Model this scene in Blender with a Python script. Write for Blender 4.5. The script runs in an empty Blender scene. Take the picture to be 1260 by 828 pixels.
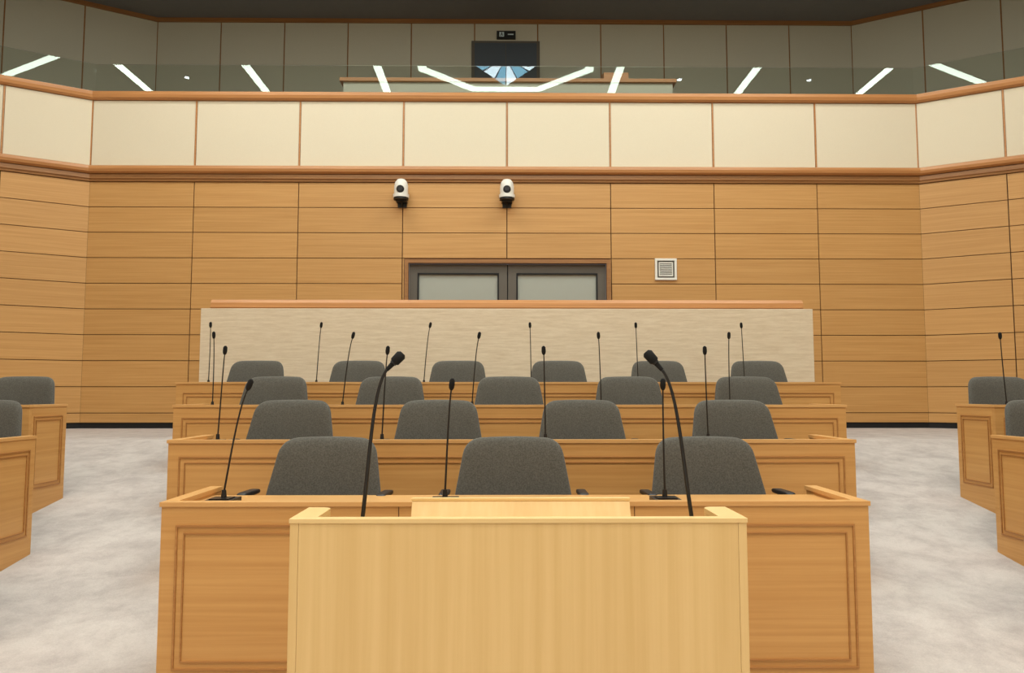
import bpy, math, random
from mathutils import Vector
random.seed(4)
S = bpy.context.scene
try:
    S.view_settings.view_transform = 'Standard'
    S.view_settings.look = 'None'
except Exception: pass

# ---------------------------------------------------------------- materials
def lin(c):
    out=[]
    for v in c:
        v/=255.0
        out.append(v/12.92 if v<=0.04045 else ((v+0.055)/1.055)**2.4)
    return (*out,1.0)

def base_mat(name):
    m=bpy.data.materials.new(name); m.use_nodes=True
    nt=m.node_tree; b=nt.nodes['Principled BSDF']
    return m,nt,b

def plain(name,c,rough=0.6,metal=0.0,spec=0.5,noise=0.0,nscale=40):
    m,nt,b=base_mat(name)
    b.inputs['Base Color'].default_value=lin(c)
    b.inputs['Roughness'].default_value=rough
    b.inputs['Metallic'].default_value=metal
    b.inputs['Specular IOR Level'].default_value=spec
    if noise>0:
        tc=nt.nodes.new('ShaderNodeTexCoord'); n=nt.nodes.new('ShaderNodeTexNoise')
        n.inputs['Scale'].default_value=nscale; n.inputs['Detail'].default_value=4
        r=nt.nodes.new('ShaderNodeValToRGB')
        l=lin(c)
        r.color_ramp.elements[0].position=0.3; r.color_ramp.elements[1].position=0.7
        r.color_ramp.elements[0].color=(l[0]*(1-noise),l[1]*(1-noise),l[2]*(1-noise),1)
        r.color_ramp.elements[1].color=(min(1,l[0]*(1+noise)),min(1,l[1]*(1+noise)),min(1,l[2]*(1+noise)),1)
        nt.links.new(tc.outputs['Object'],n.inputs['Vector'])
        nt.links.new(n.outputs['Fac'],r.inputs['Fac']); nt.links.new(r.outputs['Color'],b.inputs['Base Color'])
    return m

def wood(name,c1,c2,axis='X',rough=0.42,island=0.10,fine=1.0):
    """veneer: noise stretched along the grain axis, slight variation per board"""
    m,nt,b=base_mat(name); N=nt.nodes; L=nt.links
    tc=N.new('ShaderNodeTexCoord'); mp=N.new('ShaderNodeMapping')
    sc={'X':(0.9,0.9,48),'Y':(0.9,0.9,48),'Z':(38,12,0.8)}[axis]
    mp.inputs['Scale'].default_value=[s*fine for s in sc]
    L.new(tc.outputs['Object'],mp.inputs['Vector'])
    geo=N.new('ShaderNodeNewGeometry')
    add=N.new('ShaderNodeVectorMath'); add.operation='ADD'
    mul=N.new('ShaderNodeMath'); mul.operation='MULTIPLY'; mul.inputs[1].default_value=37.0
    L.new(geo.outputs['Random Per Island'],mul.inputs[0])
    L.new(mp.outputs['Vector'],add.inputs[0]); L.new(mul.outputs[0],add.inputs[1])
    n=N.new('ShaderNodeTexNoise'); n.inputs['Scale'].default_value=1.0; n.inputs['Detail'].default_value=6
    n.inputs['Roughness'].default_value=0.62; n.inputs['Distortion'].default_value=0.15
    L.new(add.outputs[0],n.inputs['Vector'])
    r=N.new('ShaderNodeValToRGB')
    r.color_ramp.elements[0].position=0.32; r.color_ramp.elements[0].color=lin(c1)
    r.color_ramp.elements[1].position=0.66; r.color_ramp.elements[1].color=lin(c2)
    L.new(n.outputs['Fac'],r.inputs['Fac'])
    hsv=N.new('ShaderNodeHueSaturation')
    mr=N.new('ShaderNodeMapRange'); mr.inputs['To Min'].default_value=1-island; mr.inputs['To Max'].default_value=1+island
    L.new(geo.outputs['Random Per Island'],mr.inputs['Value'])
    L.new(mr.outputs['Result'],hsv.inputs['Value'])
    L.new(r.outputs['Color'],hsv.inputs['Color']); L.new(hsv.outputs['Color'],b.inputs['Base Color'])
    b.inputs['Roughness'].default_value=rough
    b.inputs['Specular IOR Level'].default_value=0.35
    return m

def emis(name,c,st):
    m=bpy.data.materials.new(name); m.use_nodes=True; nt=m.node_tree
    nt.nodes.clear(); e=nt.nodes.new('ShaderNodeEmission'); o=nt.nodes.new('ShaderNodeOutputMaterial')
    e.inputs['Color'].default_value=lin(c); e.inputs['Strength'].default_value=st
    nt.links.new(e.outputs[0],o.inputs['Surface']); return m

M_wall=wood('oak_wall_veneer',(186,138,80),(201,154,96),'X',0.45,0.035)
M_wallgap=plain('wall_shadow_gap',(84,52,24),0.8)
M_desk=wood('oak_desk_veneer',(196,144,82),(210,160,97),'X',0.42,0.03)
M_deskline=wood('oak_desk_moulding',(164,112,60),(182,130,74),'X',0.42,0.02)
M_cap=wood('oak_desk_edge',(205,153,92),(216,167,107),'X',0.33,0.02)
M_pod=wood('maple_lectern_veneer',(219,184,124),(229,196,138),'Z',0.38,0.005,0.8)
M_podcap=wood('maple_lectern_edge',(226,192,132),(234,203,146),'X',0.35,0.01)
M_rail=wood('dark_oak_rail',(140,96,56),(162,115,70),'X',0.38,0.03)
M_rail2=wood('red_oak_rail',(176,121,72),(196,140,88),'X',0.35,0.03)
M_cream=plain('cream_acoustic_panel',(221,211,188),0.9,noise=0.02,nscale=120)
M_taupe=plain('gallery_fabric_panel',(196,193,176),0.95,noise=0.02,nscale=100)
M_ceil=plain('ceiling_paint',(124,122,120),0.95,noise=0.02,nscale=8)
M_black=plain('black_plastic',(20,20,22),0.45)
M_toe=plain('black_toe_kick',(14,14,16),0.8)
M_foam=plain('black_foam',(14,14,15),0.95)
M_metal=plain('dark_metal',(50,50,52),0.35,0.8)
M_white=plain('white_plastic',(228,226,218),0.4)
M_dframe=plain('door_grey_paint',(92,85,76),0.55)
M_frost=plain('frosted_door_glass',(162,165,156),0.35)
M_gdoor=plain('gallery_door_dark',(66,74,84),0.5)
M_grey=plain('vent_shadow',(96,92,84),0.7)
M_pale=plain('sign_pictogram',(200,220,225),0.6)
M_strip=emis('luminous_strip',(232,248,232),17.5)
M_down=emis('downlight_lens',(240,250,255),22.0)
M_sky=emis('skylight_glass',(150,215,245),9.0)
M_sky2=emis('skylight_glass_pale',(225,245,255),15.0)

def chair_mat():
    m,nt,b=base_mat('grey_upholstery'); N=nt.nodes; L=nt.links
    tc=N.new('ShaderNodeTexCoord'); n=N.new('ShaderNodeTexNoise'); n.inputs['Scale'].default_value=170; n.inputs['Detail'].default_value=3
    L.new(tc.outputs['Object'],n.inputs['Vector'])
    r=N.new('ShaderNodeValToRGB'); r.color_ramp.elements[0].position=0.35; r.color_ramp.elements[1].position=0.65
    r.color_ramp.elements[0].color=lin((76,74,69)); r.color_ramp.elements[1].color=lin((96,94,88))
    L.new(n.outputs['Fac'],r.inputs['Fac']); L.new(r.outputs['Color'],b.inputs['Base Color'])
    bp=N.new('ShaderNodeBump'); bp.inputs['Strength'].default_value=0.25; bp.inputs['Distance'].default_value=0.002
    L.new(n.outputs['Fac'],bp.inputs['Height']); L.new(bp.outputs['Normal'],b.inputs['Normal'])
    b.inputs['Roughness'].default_value=0.95; b.inputs['Specular IOR Level'].default_value=0.12
    b.inputs['Sheen Weight'].default_value=0.18
    return m
M_chair=chair_mat()

def carpet():
    m,nt,b=base_mat('grey_cut_pile_carpet'); N=nt.nodes; L=nt.links
    tc=N.new('ShaderNodeTexCoord')
    n=N.new('ShaderNodeTexNoise'); n.inputs['Scale'].default_value=4.2; n.inputs['Detail'].default_value=9
    n.inputs['Roughness'].default_value=0.72; n.inputs['Distortion'].default_value=0.2
    L.new(tc.outputs['Object'],n.inputs['Vector'])
    r=N.new('ShaderNodeValToRGB'); r.color_ramp.elements[0].position=0.36; r.color_ramp.elements[1].position=0.60
    r.color_ramp.elements[0].color=lin((174,165,161)); r.color_ramp.elements[1].color=lin((195,187,182))
    L.new(n.outputs['Fac'],r.inputs['Fac'])
    n2=N.new('ShaderNodeTexNoise'); n2.inputs['Scale'].default_value=150; n2.inputs['Detail'].default_value=3; L.new(tc.outputs['Object'],n2.inputs['Vector'])
    mr=N.new('ShaderNodeMapRange'); mr.inputs['From Min'].default_value=0.3; mr.inputs['From Max'].default_value=0.7
    mr.inputs['To Min'].default_value=0.93; mr.inputs['To Max'].default_value=1.05
    L.new(n2.outputs['Fac'],mr.inputs['Value'])
    hs=N.new('ShaderNodeHueSaturation'); L.new(mr.outputs['Result'],hs.inputs['Value']); L.new(r.outputs['Color'],hs.inputs['Color'])
    L.new(hs.outputs['Color'],b.inputs['Base Color'])
    bp=N.new('ShaderNodeBump'); bp.inputs['Strength'].default_value=0.4; bp.inputs['Distance'].default_value=0.004
    L.new(n2.outputs['Fac'],bp.inputs['Height']); L.new(bp.outputs['Normal'],b.inputs['Normal'])
    b.inputs['Roughness'].default_value=1.0; b.inputs['Specular IOR Level'].default_value=0.05
    return m
M_carpet=carpet()

def stone():
    m,nt,b=base_mat('travertine'); N=nt.nodes; L=nt.links
    tc=N.new('ShaderNodeTexCoord'); mp=N.new('ShaderNodeMapping'); mp.inputs['Scale'].default_value=(1.3,1,16)
    L.new(tc.outputs['Object'],mp.inputs['Vector'])
    n=N.new('ShaderNodeTexNoise'); n.inputs['Scale'].default_value=2.4; n.inputs['Detail'].default_value=10; n.inputs['Roughness'].default_value=0.8
    n.inputs['Distortion'].default_value=0.1
    L.new(mp.outputs['Vector'],n.inputs['Vector'])
    r=N.new('ShaderNodeValToRGB'); r.color_ramp.elements[0].position=0.32; r.color_ramp.elements[1].position=0.62
    r.color_ramp.elements[0].color=lin((199,177,147)); r.color_ramp.elements[1].color=lin((224,207,182))
    L.new(n.outputs['Fac'],r.inputs['Fac']); L.new(r.outputs['Color'],b.inputs['Base Color'])
    b.inputs['Roughness'].default_value=0.5
    return m
M_stone=stone()

def glass():
    m=bpy.data.materials.new('balustrade_glass'); m.use_nodes=True; nt=m.node_tree; nt.nodes.clear()
    t=nt.nodes.new('ShaderNodeBsdfTransparent'); t.inputs['Color'].default_value=(0.90,0.93,0.91,1)
    g=nt.nodes.new('ShaderNodeBsdfGlossy'); g.inputs['Roughness'].default_value=0.0
    f=nt.nodes.new('ShaderNodeFresnel'); f.inputs['IOR'].default_value=1.5
    mx=nt.nodes.new('ShaderNodeMixShader'); o=nt.nodes.new('ShaderNodeOutputMaterial')
    nt.links.new(f.outputs[0],mx.inputs['Fac']); nt.links.new(t.outputs[0],mx.inputs[1]); nt.links.new(g.outputs[0],mx.inputs[2])
    nt.links.new(mx.outputs[0],o.inputs['Surface']); return m
M_glass=glass()

# ---------------------------------------------------------------- mesh builder
class MB:
    def __init__(s): s.v=[]; s.f=[]; s.m=[]; s.sm=[]; s.mats=[]
    def mi(s,mat):
        if mat not in s.mats: s.mats.append(mat)
        return s.mats.index(mat)
    def add(s,vs,fs,mat,smooth=False):
        o=len(s.v); k=s.mi(mat); s.v+= [tuple(p) for p in vs]
        for f in fs: s.f.append([i+o for i in f]); s.m.append(k); s.sm.append(smooth)
    def hexa(s,p,mat):
        s.add(p,[(0,3,2,1),(4,5,6,7),(0,1,5,4),(1,2,6,5),(2,3,7,6),(3,0,4,7)],mat)
    def box(s,x0,x1,y0,y1,z0,z1,mat):
        s.hexa([(x0,y0,z0),(x1,y0,z0),(x1,y1,z0),(x0,y1,z0),(x0,y0,z1),(x1,y0,z1),(x1,y1,z1),(x0,y1,z1)],mat)
    def obox(s,o,u,v,n,mat):
        o,u,v,n=map(Vector,(o,u,v,n))
        s.hexa([o,o+u,o+u+n,o+n,o+v,o+u+v,o+u+n+v,o+n+v],mat)
    def frame(s,o,u,v,w,h,n,t,mat):
        o,u,v,n=map(Vector,(o,u,v,n))
        s.obox(o,u*w,v*t,n,mat); s.obox(o+v*(h-t),u*w,v*t,n,mat)
        s.obox(o+v*t,u*t,v*(h-2*t),n,mat); s.obox(o+u*(w-t)+v*t,u*t,v*(h-2*t),n,mat)
    def prismX(s,x0,x1,yz,mat):
        n=len(yz); vs=[(x0,y,z) for y,z in yz]+[(x1,y,z) for y,z in yz]
        fs=[tuple(range(n)),tuple(range(2*n-1,n-1,-1))]+[(i,i+n,(i+1)%n+n,(i+1)%n) for i in range(n)]
        s.add(vs,fs,mat)
    def prismZ(s,xy,z0,z1,mat,smooth=False):
        n=len(xy); vs=[(x,y,z0) for x,y in xy]+[(x,y,z1) for x,y in xy]
        s.add(vs,[tuple(range(n-1,-1,-1)),tuple(range(n,2*n))],mat)
        s.add(vs,[(i,(i+1)%n,(i+1)%n+n,i+n) for i in range(n)],mat,smooth)
    def tube(s,path,rad,mat,seg=10):
        path=[Vector(p) for p in path]; n=len(path)
        if not hasattr(rad,'__len__'): rad=[rad]*n
        vs=[]; ref=Vector((0,1,0))
        for i,p in enumerate(path):
            a=path[max(0,i-1)]; b=path[min(n-1,i+1)]; t=(b-a)
            t=t.normalized() if t.length>1e-9 else Vector((0,0,1))
            r=ref if abs(t.dot(ref))<0.95 else Vector((1,0,0))
            u=t.cross(r).normalized(); w=t.cross(u).normalized()
            for k in range(seg):
                an=2*math.pi*k/seg; vs.append(p+(u*math.cos(an)+w*math.sin(an))*rad[i])
        fs=[]
        for i in range(n-1):
            for k in range(seg):
                fs.append((i*seg+k,i*seg+(k+1)%seg,(i+1)*seg+(k+1)%seg,(i+1)*seg+k))
        s.add(vs,fs,mat,True)
        s.add(vs,[tuple(range(seg)),tuple(range((n-1)*seg,n*seg))],mat)
    def sweep(s,pl,prof,mat,closed_prof=True):
        pl=[Vector(p) for p in pl]; n=len(pl); vs=[]
        for i,p in enumerate(pl):
            ds=[]
            if i>0: ds.append((pl[i]-pl[i-1]).normalized())
            if i<n-1: ds.append((pl[i+1]-pl[i]).normalized())
            ns=[Vector((d.y,-d.x)) for d in ds]
            if len(ns)==1: mvec=ns[0]
            else:
                mm=(ns[0]+ns[1]).normalized(); mvec=mm/mm.dot(ns[0])
            for o,z in prof: q=p+mvec*o; vs.append((q.x,q.y,z))
        k=len(prof); fs=[]
        for i in range(n-1):
            for j in range(k): fs.append((i*k+j,(i+1)*k+j,(i+1)*k+(j+1)%k,i*k+(j+1)%k))
        fs+= [tuple(range(k)),tuple(range((n-1)*k,n*k))]
        s.add(vs,fs,mat)
    def mesh(s,name):
        me=bpy.data.meshes.new(name); me.from_pydata(s.v,[],s.f)
        for m in s.mats: me.materials.append(m)
        me.polygons.foreach_set('material_index',s.m); me.polygons.foreach_set('use_smooth',s.sm)
        import bmesh
        bm=bmesh.new(); bm.from_mesh(me); bmesh.ops.recalc_face_normals(bm,faces=bm.faces); bm.to_mesh(me); bm.free()
        me.update(); return me
    def obj(s,name,bevel=0,loc=(0,0,0),rz=0):
        o=bpy.data.objects.new(name,s.mesh(name)); S.collection.objects.link(o); o.location=loc; o.rotation_euler[2]=rz
        if bevel>0:
            b=o.modifiers.new('bevel','BEVEL'); b.width=bevel; b.segments=2; b.limit_method='ANGLE'; b.angle_limit=math.radians(50)
        return o

# ---------------------------------------------------------------- floor with ramp
RS=0.155; R0=3.0; R1=7.6; ZT=RS*(R1-R0)
def fz(y): return RS*(min(max(y,R0),R1)-R0)
b=MB()
xs=9.3
b.prismX(-xs,xs,[(-4.2,-0.2),(-4.2,0),(R0,0),(R1,ZT),(10.2,ZT),(10.2,-0.2)],M_carpet)
b.obj('floor')

INNER=[(-9.06,-4),(-9.06,8.0),(-5.58,10),(5.58,10),(9.06,8.0),(9.06,-4)]
OUTER=[(-12,-4),(-12,10.92),(-6.64,14),(6.64,14),(12,10.92),(12,-4)]
ZR=[ZT+0.072,0.914]+[0.914+0.342*k for k in range(1,10)]
Z_RAIL0=4.0; Z_RAIL1=4.20; Z_CR1=5.11; Z_CAP=5.235; CEIL=8.3

def seg_breaks(i,L):
    if i==2: return [L/8*k for k in range(9)]
    if i==1: return [0,L-3.8,L-2.4,L-1.0,L]
    if i==3: return [0,1.0,2.4,3.8,L]
    return [12/9*k for k in range(10)]
names=['wall_left','wall_left_angled','wall_back','wall_right_angled','wall_right']
for i in range(5):
    p0=Vector(INNER[i]); p1=Vector(INNER[i+1]); d=(p1-p0).normalized(); n=Vector((d.y,-d.x)); L=(p1-p0).length
    D3=Vector((d.x,d.y,0)); N3=Vector((n.x,n.y,0)); Z3=Vector((0,0,1)); P=Vector((p0.x,p0.y,0))
    w=MB()
    def back(s0,s1,z0,z1,mat,dep=0.15):
        w.obox(P+D3*s0-N3*dep+Z3*z0,D3*(s1-s0),Z3*(z1-z0),N3*dep,mat)
    if i==2:
        back(0,4.21,-0.1,Z_RAIL0,M_wallgap); back(6.97,L,-0.1,Z_RAIL0,M_wallgap); back(4.21,6.97,2.955,Z_RAIL0,M_wallgap)
    else: back(0,L,-0.1,Z_RAIL0,M_wallgap)
    back(0,L,Z_RAIL0,Z_CAP-0.03,M_rail)
    br=seg_breaks(i,L); g=0.006
    for a,c in zip(br[:-1],br[1:]):
        a2=a+g; c2=c-g
        for z0,z1 in zip(ZR[:-1],ZR[1:]):
            if i==2 and 4.1<a<6.9 and z1<2.97: continue
            w.obox(P+D3*a2+Z3*(z0+g*0.8),D3*(c2-a2),Z3*(z1-z0-1.6*g),N3*0.018,M_wall)
        if i==2 and abs(a-4.19)<0.05: w.obox(P+D3*a2+Z3*ZR[0],D3*(0.02),Z3*(2.96-ZR[0]),N3*0.018,M_wall)
        if i==2 and abs(c-6.98)<0.05: w.obox(P+D3*(c2-0.01)+Z3*ZR[0],D3*(0.01),Z3*(2.96-ZR[0]),N3*0.018,M_wall)
        if c-a>0.05:
            w.obox(P+D3*(a+0.014)+Z3*(Z_RAIL1+0.004),D3*(c-a-0.028),Z3*(Z_CR1-Z_RAIL1-0.012),N3*0.02,M_cream)
        w.obox(P+D3*(a-0.009)+Z3*(Z_RAIL1),D3*0.018,Z3*(Z_CR1-Z_RAIL1),N3*0.026,M_rail2)
    w.obj(names[i])
b=MB(); b.sweep(INNER,[(0,fz(0)),(0.004,fz(0)),(0.004,ZR[0]),(0,ZR[0])],M_toe); b.obj('baseboard_perimeter')
b=MB()
b.sweep(INNER,[(0,3.995),(0.04,3.995),(0.045,4.02),(0.06,4.03),(0.06,4.085),(0.04,4.09),(0,4.09)],M_rail)
b.sweep(INNER,[(0,4.09),(0.07,4.095),(0.105,4.115),(0.115,4.15),(0.105,4.185),(0.07,4.203),(0,4.205)],M_rail2)
b.obj('trim_1')
b=MB()
b.sweep(INNER,[(-0.17,Z_CR1),(0.04,Z_CR1),(0.075,Z_CR1+0.02),(0.085,Z_CR1+0.06),(0.07,Z_CAP-0.02),(0.03,Z_CAP),(-0.17,Z_CAP)],M_rail2)
b.obj('trim_2')
b=MB()
b.sweep(INNER,[(-0.06,Z_CAP),(-0.05,Z_CAP),(-0.05,5.64),(-0.06,5.64)],M_glass)
b.obj('glass_balustrade')

b=MB()
inn=[(-9.2,-4.1),(-9.2,8.08),(-5.64,10.14),(5.64,10.14),(9.2,8.08),(9.2,-4.1)]
out=[(-12.1,-4.1),(-12.1,10.98),(-6.66,14.1),(6.66,14.1),(12.1,10.98),(12.1,-4.1)]
for i in range(5):
    a,c,d_,e=inn[i],inn[i+1],out[i+1],out[i]
    b.hexa([(*a,4.8),(*c,4.8),(*d_,4.8),(*e,4.8),(*a,5.0),(*c,5.0),(*d_,5.0),(*e,5.0)],M_carpet)
b.obj('floor_gallery')
onames=['wall_gallery_left','wall_gallery_left_angled','wall_gallery_back','wall_gallery_right_angled','wall_gallery_right']
for i in range(5):
    p0=Vector(OUTER[i]); p1=Vector(OUTER[i+1]); d=(p1-p0).normalized(); n=Vector((d.y,-d.x)); L=(p1-p0).length
    D3=Vector((d.x,d.y,0)); N3=Vector((n.x,n.y,0)); Z3=Vector((0,0,1)); P=Vector((p0.x,p0.y,0))
    w=MB(); w.obox(P-N3*0.15+Z3*4.8,D3*L,Z3*(CEIL-4.8),N3*0.15,M_rail)
    if i==2: st=L/11; br=[st*k for k in range(12)]
    elif i==1: br=[L-1.21*k for k in range(int(L/1.21),-1,-1)]; br=[0]+br
    else: br=[1.21*k for k in range(int(L/1.21)+1)]+[L]
    for a,c in zip(br[:-1],br[1:]):
        if c-a<0.08: continue
        w.obox(P+D3*(a+0.012)+Z3*5.0,D3*(c-a-0.024),Z3*(CEIL-5.0-0.07),N3*0.015,M_taupe)
    w.obj(onames[i])
b=MB(); b.sweep(OUTER,[(0,CEIL-0.08),(0.05,CEIL-0.08),(0.05,CEIL-0.001),(0,CEIL-0.001)],M_rail); b.obj('trim_3')
b=MB(); b.prismZ([(-12.2,-4.2),(12.2,-4.2),(12.2,11.1),(6.75,14.2),(-6.75,14.2),(-12.2,11.1)],CEIL,CEIL+0.15,M_ceil); b.obj('ceiling')
b=MB(); b.box(-12.1,12.1,-4.2,-4.0,-0.1,CEIL,M_cream); b.obj('wall_front')

# ---------------------------------------------------------------- ceiling luminaires, added fill lights
for x in (-8.4,-5.65,-2.8,2.5,5.5,8.4):
    b=MB(); b.box(x-0.14,x+0.14,1.2,4.75,CEIL-0.03,CEIL-0.001,M_metal); b.box(x-0.09,x+0.09,1.25,4.7,CEIL-0.036,CEIL-0.028,M_strip)
    b.obj('ceiling_strip_light')
for x in (-7.2,3.95,6.9):
    b=MB()
    for r,z0,z1,mt in ((0.09,CEIL-0.02,CEIL-0.001,M_metal),(0.055,CEIL-0.026,CEIL-0.019,M_down)):
        b.prismZ([(x+r*math.cos(2*math.pi*k/20),3.45+r*math.sin(2*math.pi*k/20)) for k in range(20)],z0,z1,mt)
    b.obj('ceiling_downlight')
cy=4.7
b=MB()
def octp(r,k): a=math.pi/8+math.pi/4*k; return (r*math.cos(a),cy+r*math.sin(a))
for k in range(8):
    a,c=octp(2.08,k),octp(2.08,k+1); d_,e=octp(1.88,k+1),octp(1.88,k)
    b.hexa([(*a,CEIL-0.04),(*c,CEIL-0.04),(*d_,CEIL-0.04),(*e,CEIL-0.04),(*a,CEIL-0.001),(*c,CEIL-0.001),(*d_,CEIL-0.001),(*e,CEIL-0.001)],M_strip)
b.obj('ceiling_cove_ring_light')
b=MB(); c0=(0,cy,CEIL-0.10); dia=[(0,-1.65),(1.0,0),(0,1.65),(-1.0,0)]; rim=[]
for k in range(4):
    p=Vector(dia[k]); q=Vector(dia[(k+1)%4])
    for j in range(4): rim.append(p.lerp(q,j/4))
for k in range(16):
    p=rim[k]; q=rim[(k+1)%16]; a=p.lerp(q,0.06); c=p.lerp(q,0.94)
    b.add([c0,(a.x,cy+a.y,CEIL-0.02),(c.x,cy+c.y,CEIL-0.02)],[(0,1,2)],M_sky if k%2 else M_sky2)
b.prismZ([(1.05*x,cy+1.05*y) for x,y in dia],CEIL-0.018,CEIL-0.001,M_metal)
b.obj('ceiling_skylight')

def area(name,loc,sx,sy,P,col=(1,0.95,0.87),rot=(0,0,0)):
    l=bpy.data.lights.new(name,'AREA'); l.shape='RECTANGLE'; l.size=sx; l.size_y=sy; l.energy=P; l.color=col
    o=bpy.data.objects.new(name,l); o.location=loc; o.rotation_euler=rot; S.collection.objects.link(o); return o
area('ceiling_fill_light',(-3.4,7.0,CEIL-0.05),4,1.5,195)  # unseen fill lights added to brighten the room, kept out of the glass reflections
area('ceiling_fill_light',(3.4,7.0,CEIL-0.05),4,1.5,195)
area('ceiling_fill_light',(-3.2,0.2,CEIL-0.05),5,1.5,220)
area('ceiling_fill_light',(3.2,0.2,CEIL-0.05),5,1.5,220)
area('ceiling_fill_light',(0,-2.2,CEIL-0.05),8,1.5,330)

# ---------------------------------------------------------------- doors, vent, cameras
b=MB()
x0,x1,zt=-1.31,1.33,2.90
b.box(x0-0.05,x0,9.955,10.05,ZT,zt+0.05,M_rail); b.box(x1,x1+0.05,9.955,10.05,ZT,zt+0.05,M_rail); b.box(x0,x1,9.955,10.05,zt,zt+0.05,M_rail)
b.box(x0,x1,10.10,10.14,ZT,zt,M_toe)
xm=(x0+x1)/2
for a,c in ((x0+0.005,xm-0.006),(xm+0.006,x1-0.005)):
    b.box(a,a+0.11,10.03,10.09,ZT+0.01,zt-0.005,M_dframe); b.box(c-0.11,c,10.03,10.09,ZT+0.01,zt-0.005,M_dframe)
    b.box(a+0.11,c-0.11,10.03,10.09,zt-0.125,zt-0.005,M_dframe); b.box(a+0.11,c-0.11,10.03,10.09,ZT+0.01,ZT+0.25,M_dframe)
    b.box(a+0.11,c-0.11,10.055,10.075,ZT+0.25,zt-0.125,M_frost)
    b.frame((a+0.11,10.03,ZT+0.25),(1,0,0),(0,0,1),c-a-0.22,zt-0.125-ZT-0.25,(0,-0.006,0),0.02,M_toe)
b.tube([(xm-0.06,10.03,1.6),(xm-0.06,9.975,1.6),(xm-0.06,9.975,1.95),(xm-0.06,10.03,1.95)],0.012,M_metal)
b.tube([(xm+0.06,10.03,1.6),(xm+0.06,9.975,1.6),(xm+0.06,9.975,1.95),(xm+0.06,10.03,1.95)],0.012,M_metal)
b.obj('door_1')
b=MB()
vx,vz,h=2.12,2.82,0.145
b.box(vx-h+0.02,vx+h-0.02,9.972,9.982,vz-h+0.02,vz+h-0.02,M_grey)
b.frame((vx-h,9.982,vz-h),(1,0,0),(0,0,1),2*h,2*h,(0,-0.03,0),0.03,M_white)
b.frame((vx-h+0.05,9.972,vz-h+0.05),(1,0,0),(0,0,1),2*h-0.10,2*h-0.10,(0,-0.016,0),0.012,M_white)
for k in range(9):
    zz=vz-h+0.066+k*0.0195; b.box(vx-h+0.062,vx+h-0.062,9.958,9.972,zz,zz+0.009,M_white)
b.obj('air_vent',0.002)
for cx in (-1.40,0.0):
    b=MB(); dz=0.045
    def Z(z): return z+dz
    b.box(cx-0.07,cx+0.07,9.84,9.982,Z(3.66),Z(3.675),M_black); b.box(cx-0.06,cx+0.06,9.965,9.982,Z(3.60),Z(3.72),M_black)
    b.prismX(cx-0.008,cx+0.008,[(9.965,Z(3.61)),(9.965,Z(3.66)),(9.88,Z(3.66))],M_black)
    def circ(r): return [(cx+r*math.cos(2*math.pi*k/28),9.84+r*math.sin(2*math.pi*k/28)) for k in range(28)]
    b.prismZ(circ(0.098),Z(3.675),Z(3.70),M_black,True); b.prismZ(circ(0.105),Z(3.70),Z(3.745),M_white,True)
    b.tube([(cx,9.84,Z(3.745)),(cx,9.84,Z(3.78)),(cx,9.84,Z(3.86)),(cx,9.84,Z(3.91)),(cx,9.84,Z(3.945)),(cx,9.84,Z(3.955))],[0.090,0.094,0.092,0.080,0.052,0.02],M_white,28)
    b.tube([(cx,9.78,Z(3.80)),(cx,9.742,Z(3.798)),(cx,9.735,Z(3.797))],[0.052,0.050,0.04],M_black,24)
    b.tube([(cx,9.736,Z(3.797)),(cx,9.727,Z(3.797))],[0.028,0.026],M_metal,20)
    b.obj('dome_camera')

b=MB()
b.box(-0.66,0.64,13.95,13.985,5.0,7.87,M_dframe); b.box(-0.60,-0.015,13.93,13.95,5.02,7.82,M_gdoor); b.box(-0.005,0.58,13.93,13.95,5.02,7.82,M_gdoor)
b.obj('door_2')
b=MB(); b.box(-0.18,0.18,13.91,13.985,7.91,8.05,M_black)
b.box(-0.13,-0.04,13.905,13.91,7.935,8.025,M_pale); b.box(0.03,0.14,13.905,13.91,7.97,7.99,M_pale)
b.tube([(-0.085,13.903,8.012),(-0.085,13.901,8.012)],0.01,M_gdoor,10); b.box(-0.10,-0.07,13.903,13.905,7.97,8.0,M_gdoor)
b.box(-0.11,-0.095,13.903,13.905,7.94,7.972,M_gdoor); b.box(-0.075,-0.06,13.903,13.905,7.95,7.972,M_gdoor)
b.obj('exit_sign')
b=MB(); b.box(-2.5,2.55,11.0,11.55,5.83,5.88,M_rail2); b.box(-2.45,2.5,11.05,11.08,5.0,5.83,M_taupe)  # brown bar reflected in the balustrade glass, built as a solid counter
b.box(-2.45,-2.41,11.08,11.5,5.0,5.83,M_rail); b.box(2.46,2.5,11.08,11.5,5.0,5.83,M_rail)
b.obj('reflection_counter')
b=MB(); b.box(1.46,1.88,11.15,11.45,5.88,5.90,M_rail2); b.prismX(1.48,1.86,[(11.18,5.90),(11.42,5.90),(11.42,6.12),(11.18,6.05)],M_rail2); b.obj('reflection_box',0.004)  # made-up box standing in for a small brown reflection in the glass

# ---------------------------------------------------------------- stone screen behind the last row
b=MB()
b.box(-3.21,3.22,7.90,7.98,fz(7.9),2.058,M_stone)
b.obj('travertine_screen',0.004)
b=MB()
b.box(-3.14,3.14,8.0,8.25,ZT,2.06,M_desk)
b.sweep([(-3.15,8.13),(3.16,8.13)],[(-0.14,2.062),(0.12,2.062),(0.135,2.08),(0.13,2.13),(0.10,2.165),(-0.14,2.17)],M_rail2)
b.obj('screen_rail',0.0)

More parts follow.
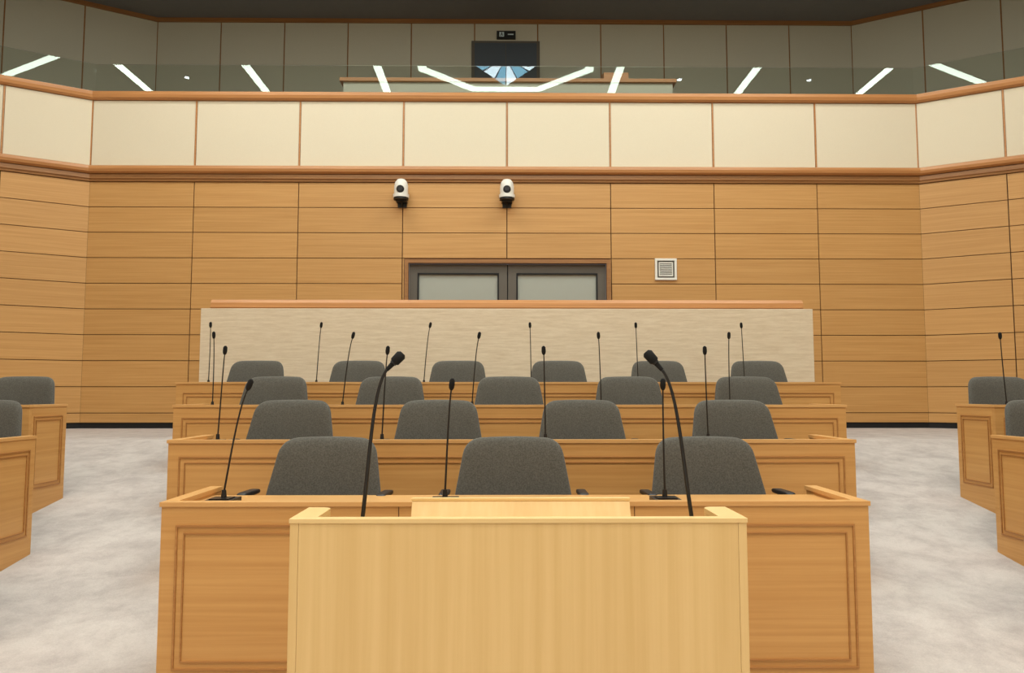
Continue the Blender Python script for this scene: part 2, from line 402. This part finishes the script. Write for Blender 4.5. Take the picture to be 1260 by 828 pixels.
# ---------------------------------------------------------------- desks
def desk(xa,xb,F,T,seats,dep=0.50):
    zf=fz(F); B=F+dep; zb=fz(B); b=MB()
    b.box(xa,xb,F,F+0.03,zf-0.002,T-0.018,M_desk)
    for s,e in ((xa,xa+0.045),(xb-0.045,xb)):
        b.prismX(s,e,[(F+0.03,fz(F+0.03)-0.002),(B,zb-0.002),(B,T-0.018),(F+0.03,T-0.018)],M_desk)
        b.box(s-0.006,e+0.004,F+0.04,B+0.006,T-0.018,T,M_cap)
    b.box(xa-0.006,xb+0.006,F-0.007,F+0.04,T-0.018,T,M_cap)
    b.box(xa+0.045,xb-0.045,F+0.03,B-0.08,T-0.058,T-0.03,M_cap)
    b.box(xa+0.045,xb-0.045,F+0.15,F+0.17,zf+0.1,T-0.058,M_desk)
    w=(xb-xa)/seats
    for k in range(seats):
        a=xa+k*w; c=a+w
        if k>0: b.box(a-0.0015,a+0.0015,F-0.0015,F,zf,T-0.02,M_wallgap)
        for ins,t in ((0.058,0.008),(0.088,0.006)):
            top=ins+0.03; bot=ins+0.055
            b.frame((a+ins,F,zf+bot),(1,0,0),(0,0,1),w-2*ins,T-zf-top-bot,(0,-0.006,0),t,M_deskline)
    for sx,sg in ((xa,-1),(xb,1)):
        for ins,t in ((0.05,0.008),(0.075,0.006)):
            b.frame((sx,F+ins,zb+0.06+ins),(0,1,0),(0,0,1),dep-2*ins,T-zb-0.06-2*ins-0.03,(sg*0.006,0,0),t,M_deskline)
    return b.obj('council_desk',0.0025)

# ---------------------------------------------------------------- chair
def pillow(b,outline,th,mat,fn,rings=14):
    n=len(outline); cu=sum(p[0] for p in outline)/n; cv=sum(p[1] for p in outline)/n
    vs=[]; R=[]
    for j in range(rings+1):
        ph=-math.pi/2+math.pi*j/rings
        sc=max(0.0,math.cos(ph))**0.38 if 0<j<rings else 0.0
        w=th*math.copysign(abs(math.sin(ph))**0.8,math.sin(ph)); R.append((sc,w))
    vs.append(fn(cu,cv,R[0][1]))
    for j in range(1,rings):
        sc,w=R[j]
        for (u,v) in outline: vs.append(fn(cu+(u-cu)*sc,cv+(v-cv)*sc,w))
    vs.append(fn(cu,cv,R[-1][1])); fs=[]
    for k in range(n): fs.append((0,1+(k+1)%n,1+k))
    for j in range(rings-2):
        for k in range(n): fs.append((1+j*n+k,1+j*n+(k+1)%n,1+(j+1)*n+(k+1)%n,1+(j+1)*n+k))
    last=len(vs)-1; o=1+(rings-2)*n
    for k in range(n): fs.append((last,o+k,o+(k+1)%n))
    b.add(vs,fs,mat,True)
def rounded(pts,rad,seg=6,sub=5):
    out=[]; n=len(pts)
    for i in range(n):
        p=Vector(pts[i]); a=Vector(pts[i-1]); c=Vector(pts[(i+1)%n]); r=rad[i]
        A=p+(a-p).normalized()*r; C=p+(c-p).normalized()*r
        for k in range(seg+1):
            t=k/seg; q=(1-t)**2*A+2*t*(1-t)*p+t*t*C; out.append((q.x,q.y))
        nx=Vector(pts[(i+1)%n]); E=nx+(p-nx).normalized()*rad[(i+1)%n]
        for k in range(1,sub): q=C.lerp(E,k/sub); out.append((q.x,q.y))
    return out
def chair_mesh():
    b=MB()
    bk=rounded([(-0.262,0.40),(0.262,0.40),(0.284,0.54),(0.228,0.852),(-0.228,0.852),(-0.284,0.54)],[0.06,0.06,0.08,0.075,0.075,0.08])
    def fb(u,v,w):
        y=w-0.9*u*u+(v-0.62)*0.20
        z=v+(0.010*(1-(u/0.22)**2) if v>0.80 else 0)*max(0,(v-0.80)/0.062)
        return (u,y+0.02,z)
    pillow(b,bk,0.038,M_chair,fb)
    st=rounded([(-0.25,-0.46),(0.25,-0.46),(0.26,-0.02),(-0.26,-0.02)],[0.1,0.1,0.06,0.06])
    pillow(b,st,0.045,M_chair,lambda u,v,w:(u,v,0.415+w-0.03*(v+0.24)))
    for s in (-1,1):
        b.tube([(s*0.20,-0.05,0.385),(s*0.29,-0.06,0.40),(s*0.315,-0.07,0.45),(s*0.315,-0.09,0.57),(s*0.315,-0.12,0.598),(s*0.315,-0.22,0.600)],[0.014]*6,M_black,10)
        pillow(b,rounded([(-0.022,-0.25),(0.022,-0.25),(0.022,-0.06),(-0.022,-0.06)],[0.018]*4),0.012,M_black,lambda u,v,w,s=s:(s*0.315+u,v,0.614+w),8)
    b.tube([(0,-0.24,0.39),(0,-0.24,0.36)],[0.10,0.09],M_black,16)
    b.tube([(0,-0.24,0.37),(0,-0.24,0.09)],[0.026,0.030],M_metal,16)
    for k in range(4):
        a=math.pi/4+math.pi/2*k; dx,dy=math.cos(a),math.sin(a)
        b.tube([(0,-0.24,0.10),(dx*0.13,-0.24+dy*0.13,0.085),(dx*0.24,-0.24+dy*0.24,0.07)],[0.03,0.024,0.018],M_black,10)
        b.tube([(dx*0.24,-0.24+dy*0.24,0.08),(dx*0.24,-0.24+dy*0.24,0.0-RS*0.24+RS*(dy*0.24)+0.005)],[0.02,0.02],M_black,12)
    return b.mesh('conference_chair')
CM=chair_mesh()
def chair(x,y,rz=0):
    o=bpy.data.objects.new('conference_chair',CM); S.collection.objects.link(o)
    o.location=(x,y,fz(y)); o.rotation_euler=(0,0,rz)

def bez(p0,p1,p2,p3,n=14):
    P=[Vector(p) for p in (p0,p1,p2,p3)]; out=[]
    for i in range(n+1):
        t=i/n; out.append(((1-t)**3)*P[0]+3*t*(1-t)**2*P[1]+3*t*t*(1-t)*P[2]+t**3*P[3])
    return out
def mic(x,y,z,dx,h=0.52,hy=-0.05):
    b=MB()
    b.box(-0.055,0.055,-0.065,0.065,0,0.016,M_black); b.box(-0.04,0.04,-0.05,0.03,0.016,0.021,M_metal)
    b.tube([(0,0.01,0.016),(0,0.01,0.05)],[0.012,0.009],M_black,12)
    path=bez((0,0.01,0.04),(dx*0.25,0.01,h*0.4),(dx*0.55,0.0,h*0.78),(dx,hy*0.6,h-0.035))
    b.tube(path,[0.0044-0.0012*i/14 for i in range(15)],M_black,8)
    e=path[-1]; d=(path[-1]-path[-3]).normalized()
    q=[e,e+d*0.008,e+d*0.02,e+d*0.042,e+d*0.05]
    b.tube(q,[0.006,0.0105,0.0122,0.0112,0.005],M_foam,12)
    b.obj('gooseneck_microphone',0,(x,y,z))

FR=[2.99,4.08,5.19,6.29]; TP=[0.749,0.922,1.092,1.264]; NS=[3,4,5,6]
lean=[[0.09,0.016,-0.02],[0.04,0.03,-0.01,-0.02],[0.012,0.07,0.045,-0.02,-0.01],[0.02,0.04,0.05,-0.01,-0.02,-0.03]]
coff=[[0.038,0.005,0.005],[0.025,0.015,-0.015,0.01],[0.045,0.012,0,0.005,0],[0,0.01,0,0,0,0]]
crot=[[-4,0,3],[-2,1,0,2],[-3,0,1,0,2],[0,1,-1,0,1,-2]]
for r in range(4):
    n=NS[r]; W=n*0.46
    desk(-W+0.012,W+0.01,FR[r],TP[r],n)
    for k in range(n):
        x=(k-(n-1)/2)*0.92
        chair(x+coff[r][k],FR[r]+0.66,math.radians(crot[r][k]))
        mic(x-0.265-(0.02 if r==0 else 0),FR[r]+0.20,TP[r]-0.03,lean[r][k]+(0.01 if r==0 else 0),0.50 if r==0 else 0.53)
for sg in (-1,1):
    for r,n in ((0,2),(1,2),(2,3)):
        X0=NS[r]*0.46+(1.04 if sg>0 else 0.96)
        a=X0; c=X0+0.92*n
        if sg<0: a,c=-c,-a
        desk(a,c,FR[r],TP[r],n,0.44)
        for k in range(n):
            x=a+0.46+0.92*k+ (0.015 if sg>0 else -0.01)
            chair(x,FR[r]+0.66,0)
            mic(x-0.25,FR[r]+0.20,TP[r]-0.03,-0.05,0.53)

# ---------------------------------------------------------------- lectern in front
b=MB(); hw=0.595; T=0.845; F=2.0; zd=0.775
b.box(-hw+0.0225,hw-0.0225,F,F+0.028,0,T-0.012,M_pod)
for s in (-1,1):
    xa,xb=sorted((s*hw,s*(hw-0.022)))
    b.box(xa,xb,F-0.0005,F+0.03,0,T-0.012,M_pod)
b.box(-hw-0.002,hw+0.002,F-0.003,F+0.03,T-0.012,T,M_podcap)
for s in (-1,1):
    def plan(o):
        pts=[(hw+o,F+0.03),(hw+o,F+0.20)]
        for k in range(9):
            a=math.pi/2*k/8; pts.append((hw-0.035-0.03*math.sin(a)+0.0,F+0.17+0.03*math.cos(a)) )
        pts.append((hw-0.065,F+0.03))
        return [(s*x,y) for x,y in pts]
    b.prismZ(plan(0),0,T-0.012,M_pod); b.prismZ(plan(0.002),T-0.012,T,M_podcap)
b.box(-hw+0.065,hw-0.065,F+0.028,F+0.20,zd-0.025,zd,M_podcap)
b.box(-hw+0.065,hw-0.065,F+0.18,F+0.195,0.10,zd-0.025,M_pod)
b.prismX(-0.30,0.318,[(F+0.14,zd),(F+0.195,zd),(F+0.195,0.867),(F+0.180,0.869),(F+0.14,0.80)],M_pod)
b.box(-0.302,0.32,F+0.176,F+0.198,0.865,0.873,M_podcap)
b.obj('lectern',0.0008)
def pmic(x,pts,head):
    b=MB(); y=F+0.11
    b.tube([(x,y,zd),(x,y,zd+0.012)],[0.035,0.033],M_black,20)
    b.tube([(x,y,zd+0.01),(x,y,zd+0.05)],[0.012,0.010],M_black,14)
    path=bez(*pts,n=20)
    b.tube(path,[0.0060-0.0020*i/20 for i in range(21)],M_black,10)
    e=path[-1]; d=(Vector(head)-e).normalized(); Lh=(Vector(head)-e).length
    b.tube([e,e+d*Lh*0.3,e+d*Lh*0.42,e+d*Lh*0.5,e+d*Lh*0.9,e+d*Lh],[0.0055,0.007,0.008,0.0140,0.0150,0.009],M_foam,14)
    b.tube([e+d*Lh*0.38,e+d*Lh*0.44],[0.0100,0.0100],M_metal,14)
    b.obj('gooseneck_microphone')
pmic(-0.43,[(-0.43,F+0.11,zd+0.03),(-0.410,F+0.11,0.98),(-0.408,F+0.12,1.18),(-0.368,F+0.12,1.235)],(-0.325,F+0.13,1.282))
pmic(0.482,[(0.482,F+0.11,zd+0.03),(0.455,F+0.11,0.98),(0.450,F+0.12,1.18),(0.405,F+0.12,1.235)],(0.362,F+0.13,1.287))

# ---------------------------------------------------------------- world + camera
w=bpy.data.worlds.new('World'); S.world=w; w.use_nodes=True
w.node_tree.nodes['Background'].inputs[0].default_value=(0.9,0.92,1,1); w.node_tree.nodes['Background'].inputs[1].default_value=0.3
cd=bpy.data.cameras.new('Camera'); cam=bpy.data.objects.new('Camera',cd); S.collection.objects.link(cam)
cd.sensor_width=36; cd.lens=930/1260*36; cd.clip_start=0.05
cam.location=(-0.04,0,1.17); cam.rotation_euler=(math.radians(94.3),0,math.radians(-0.62))
S.camera=cam
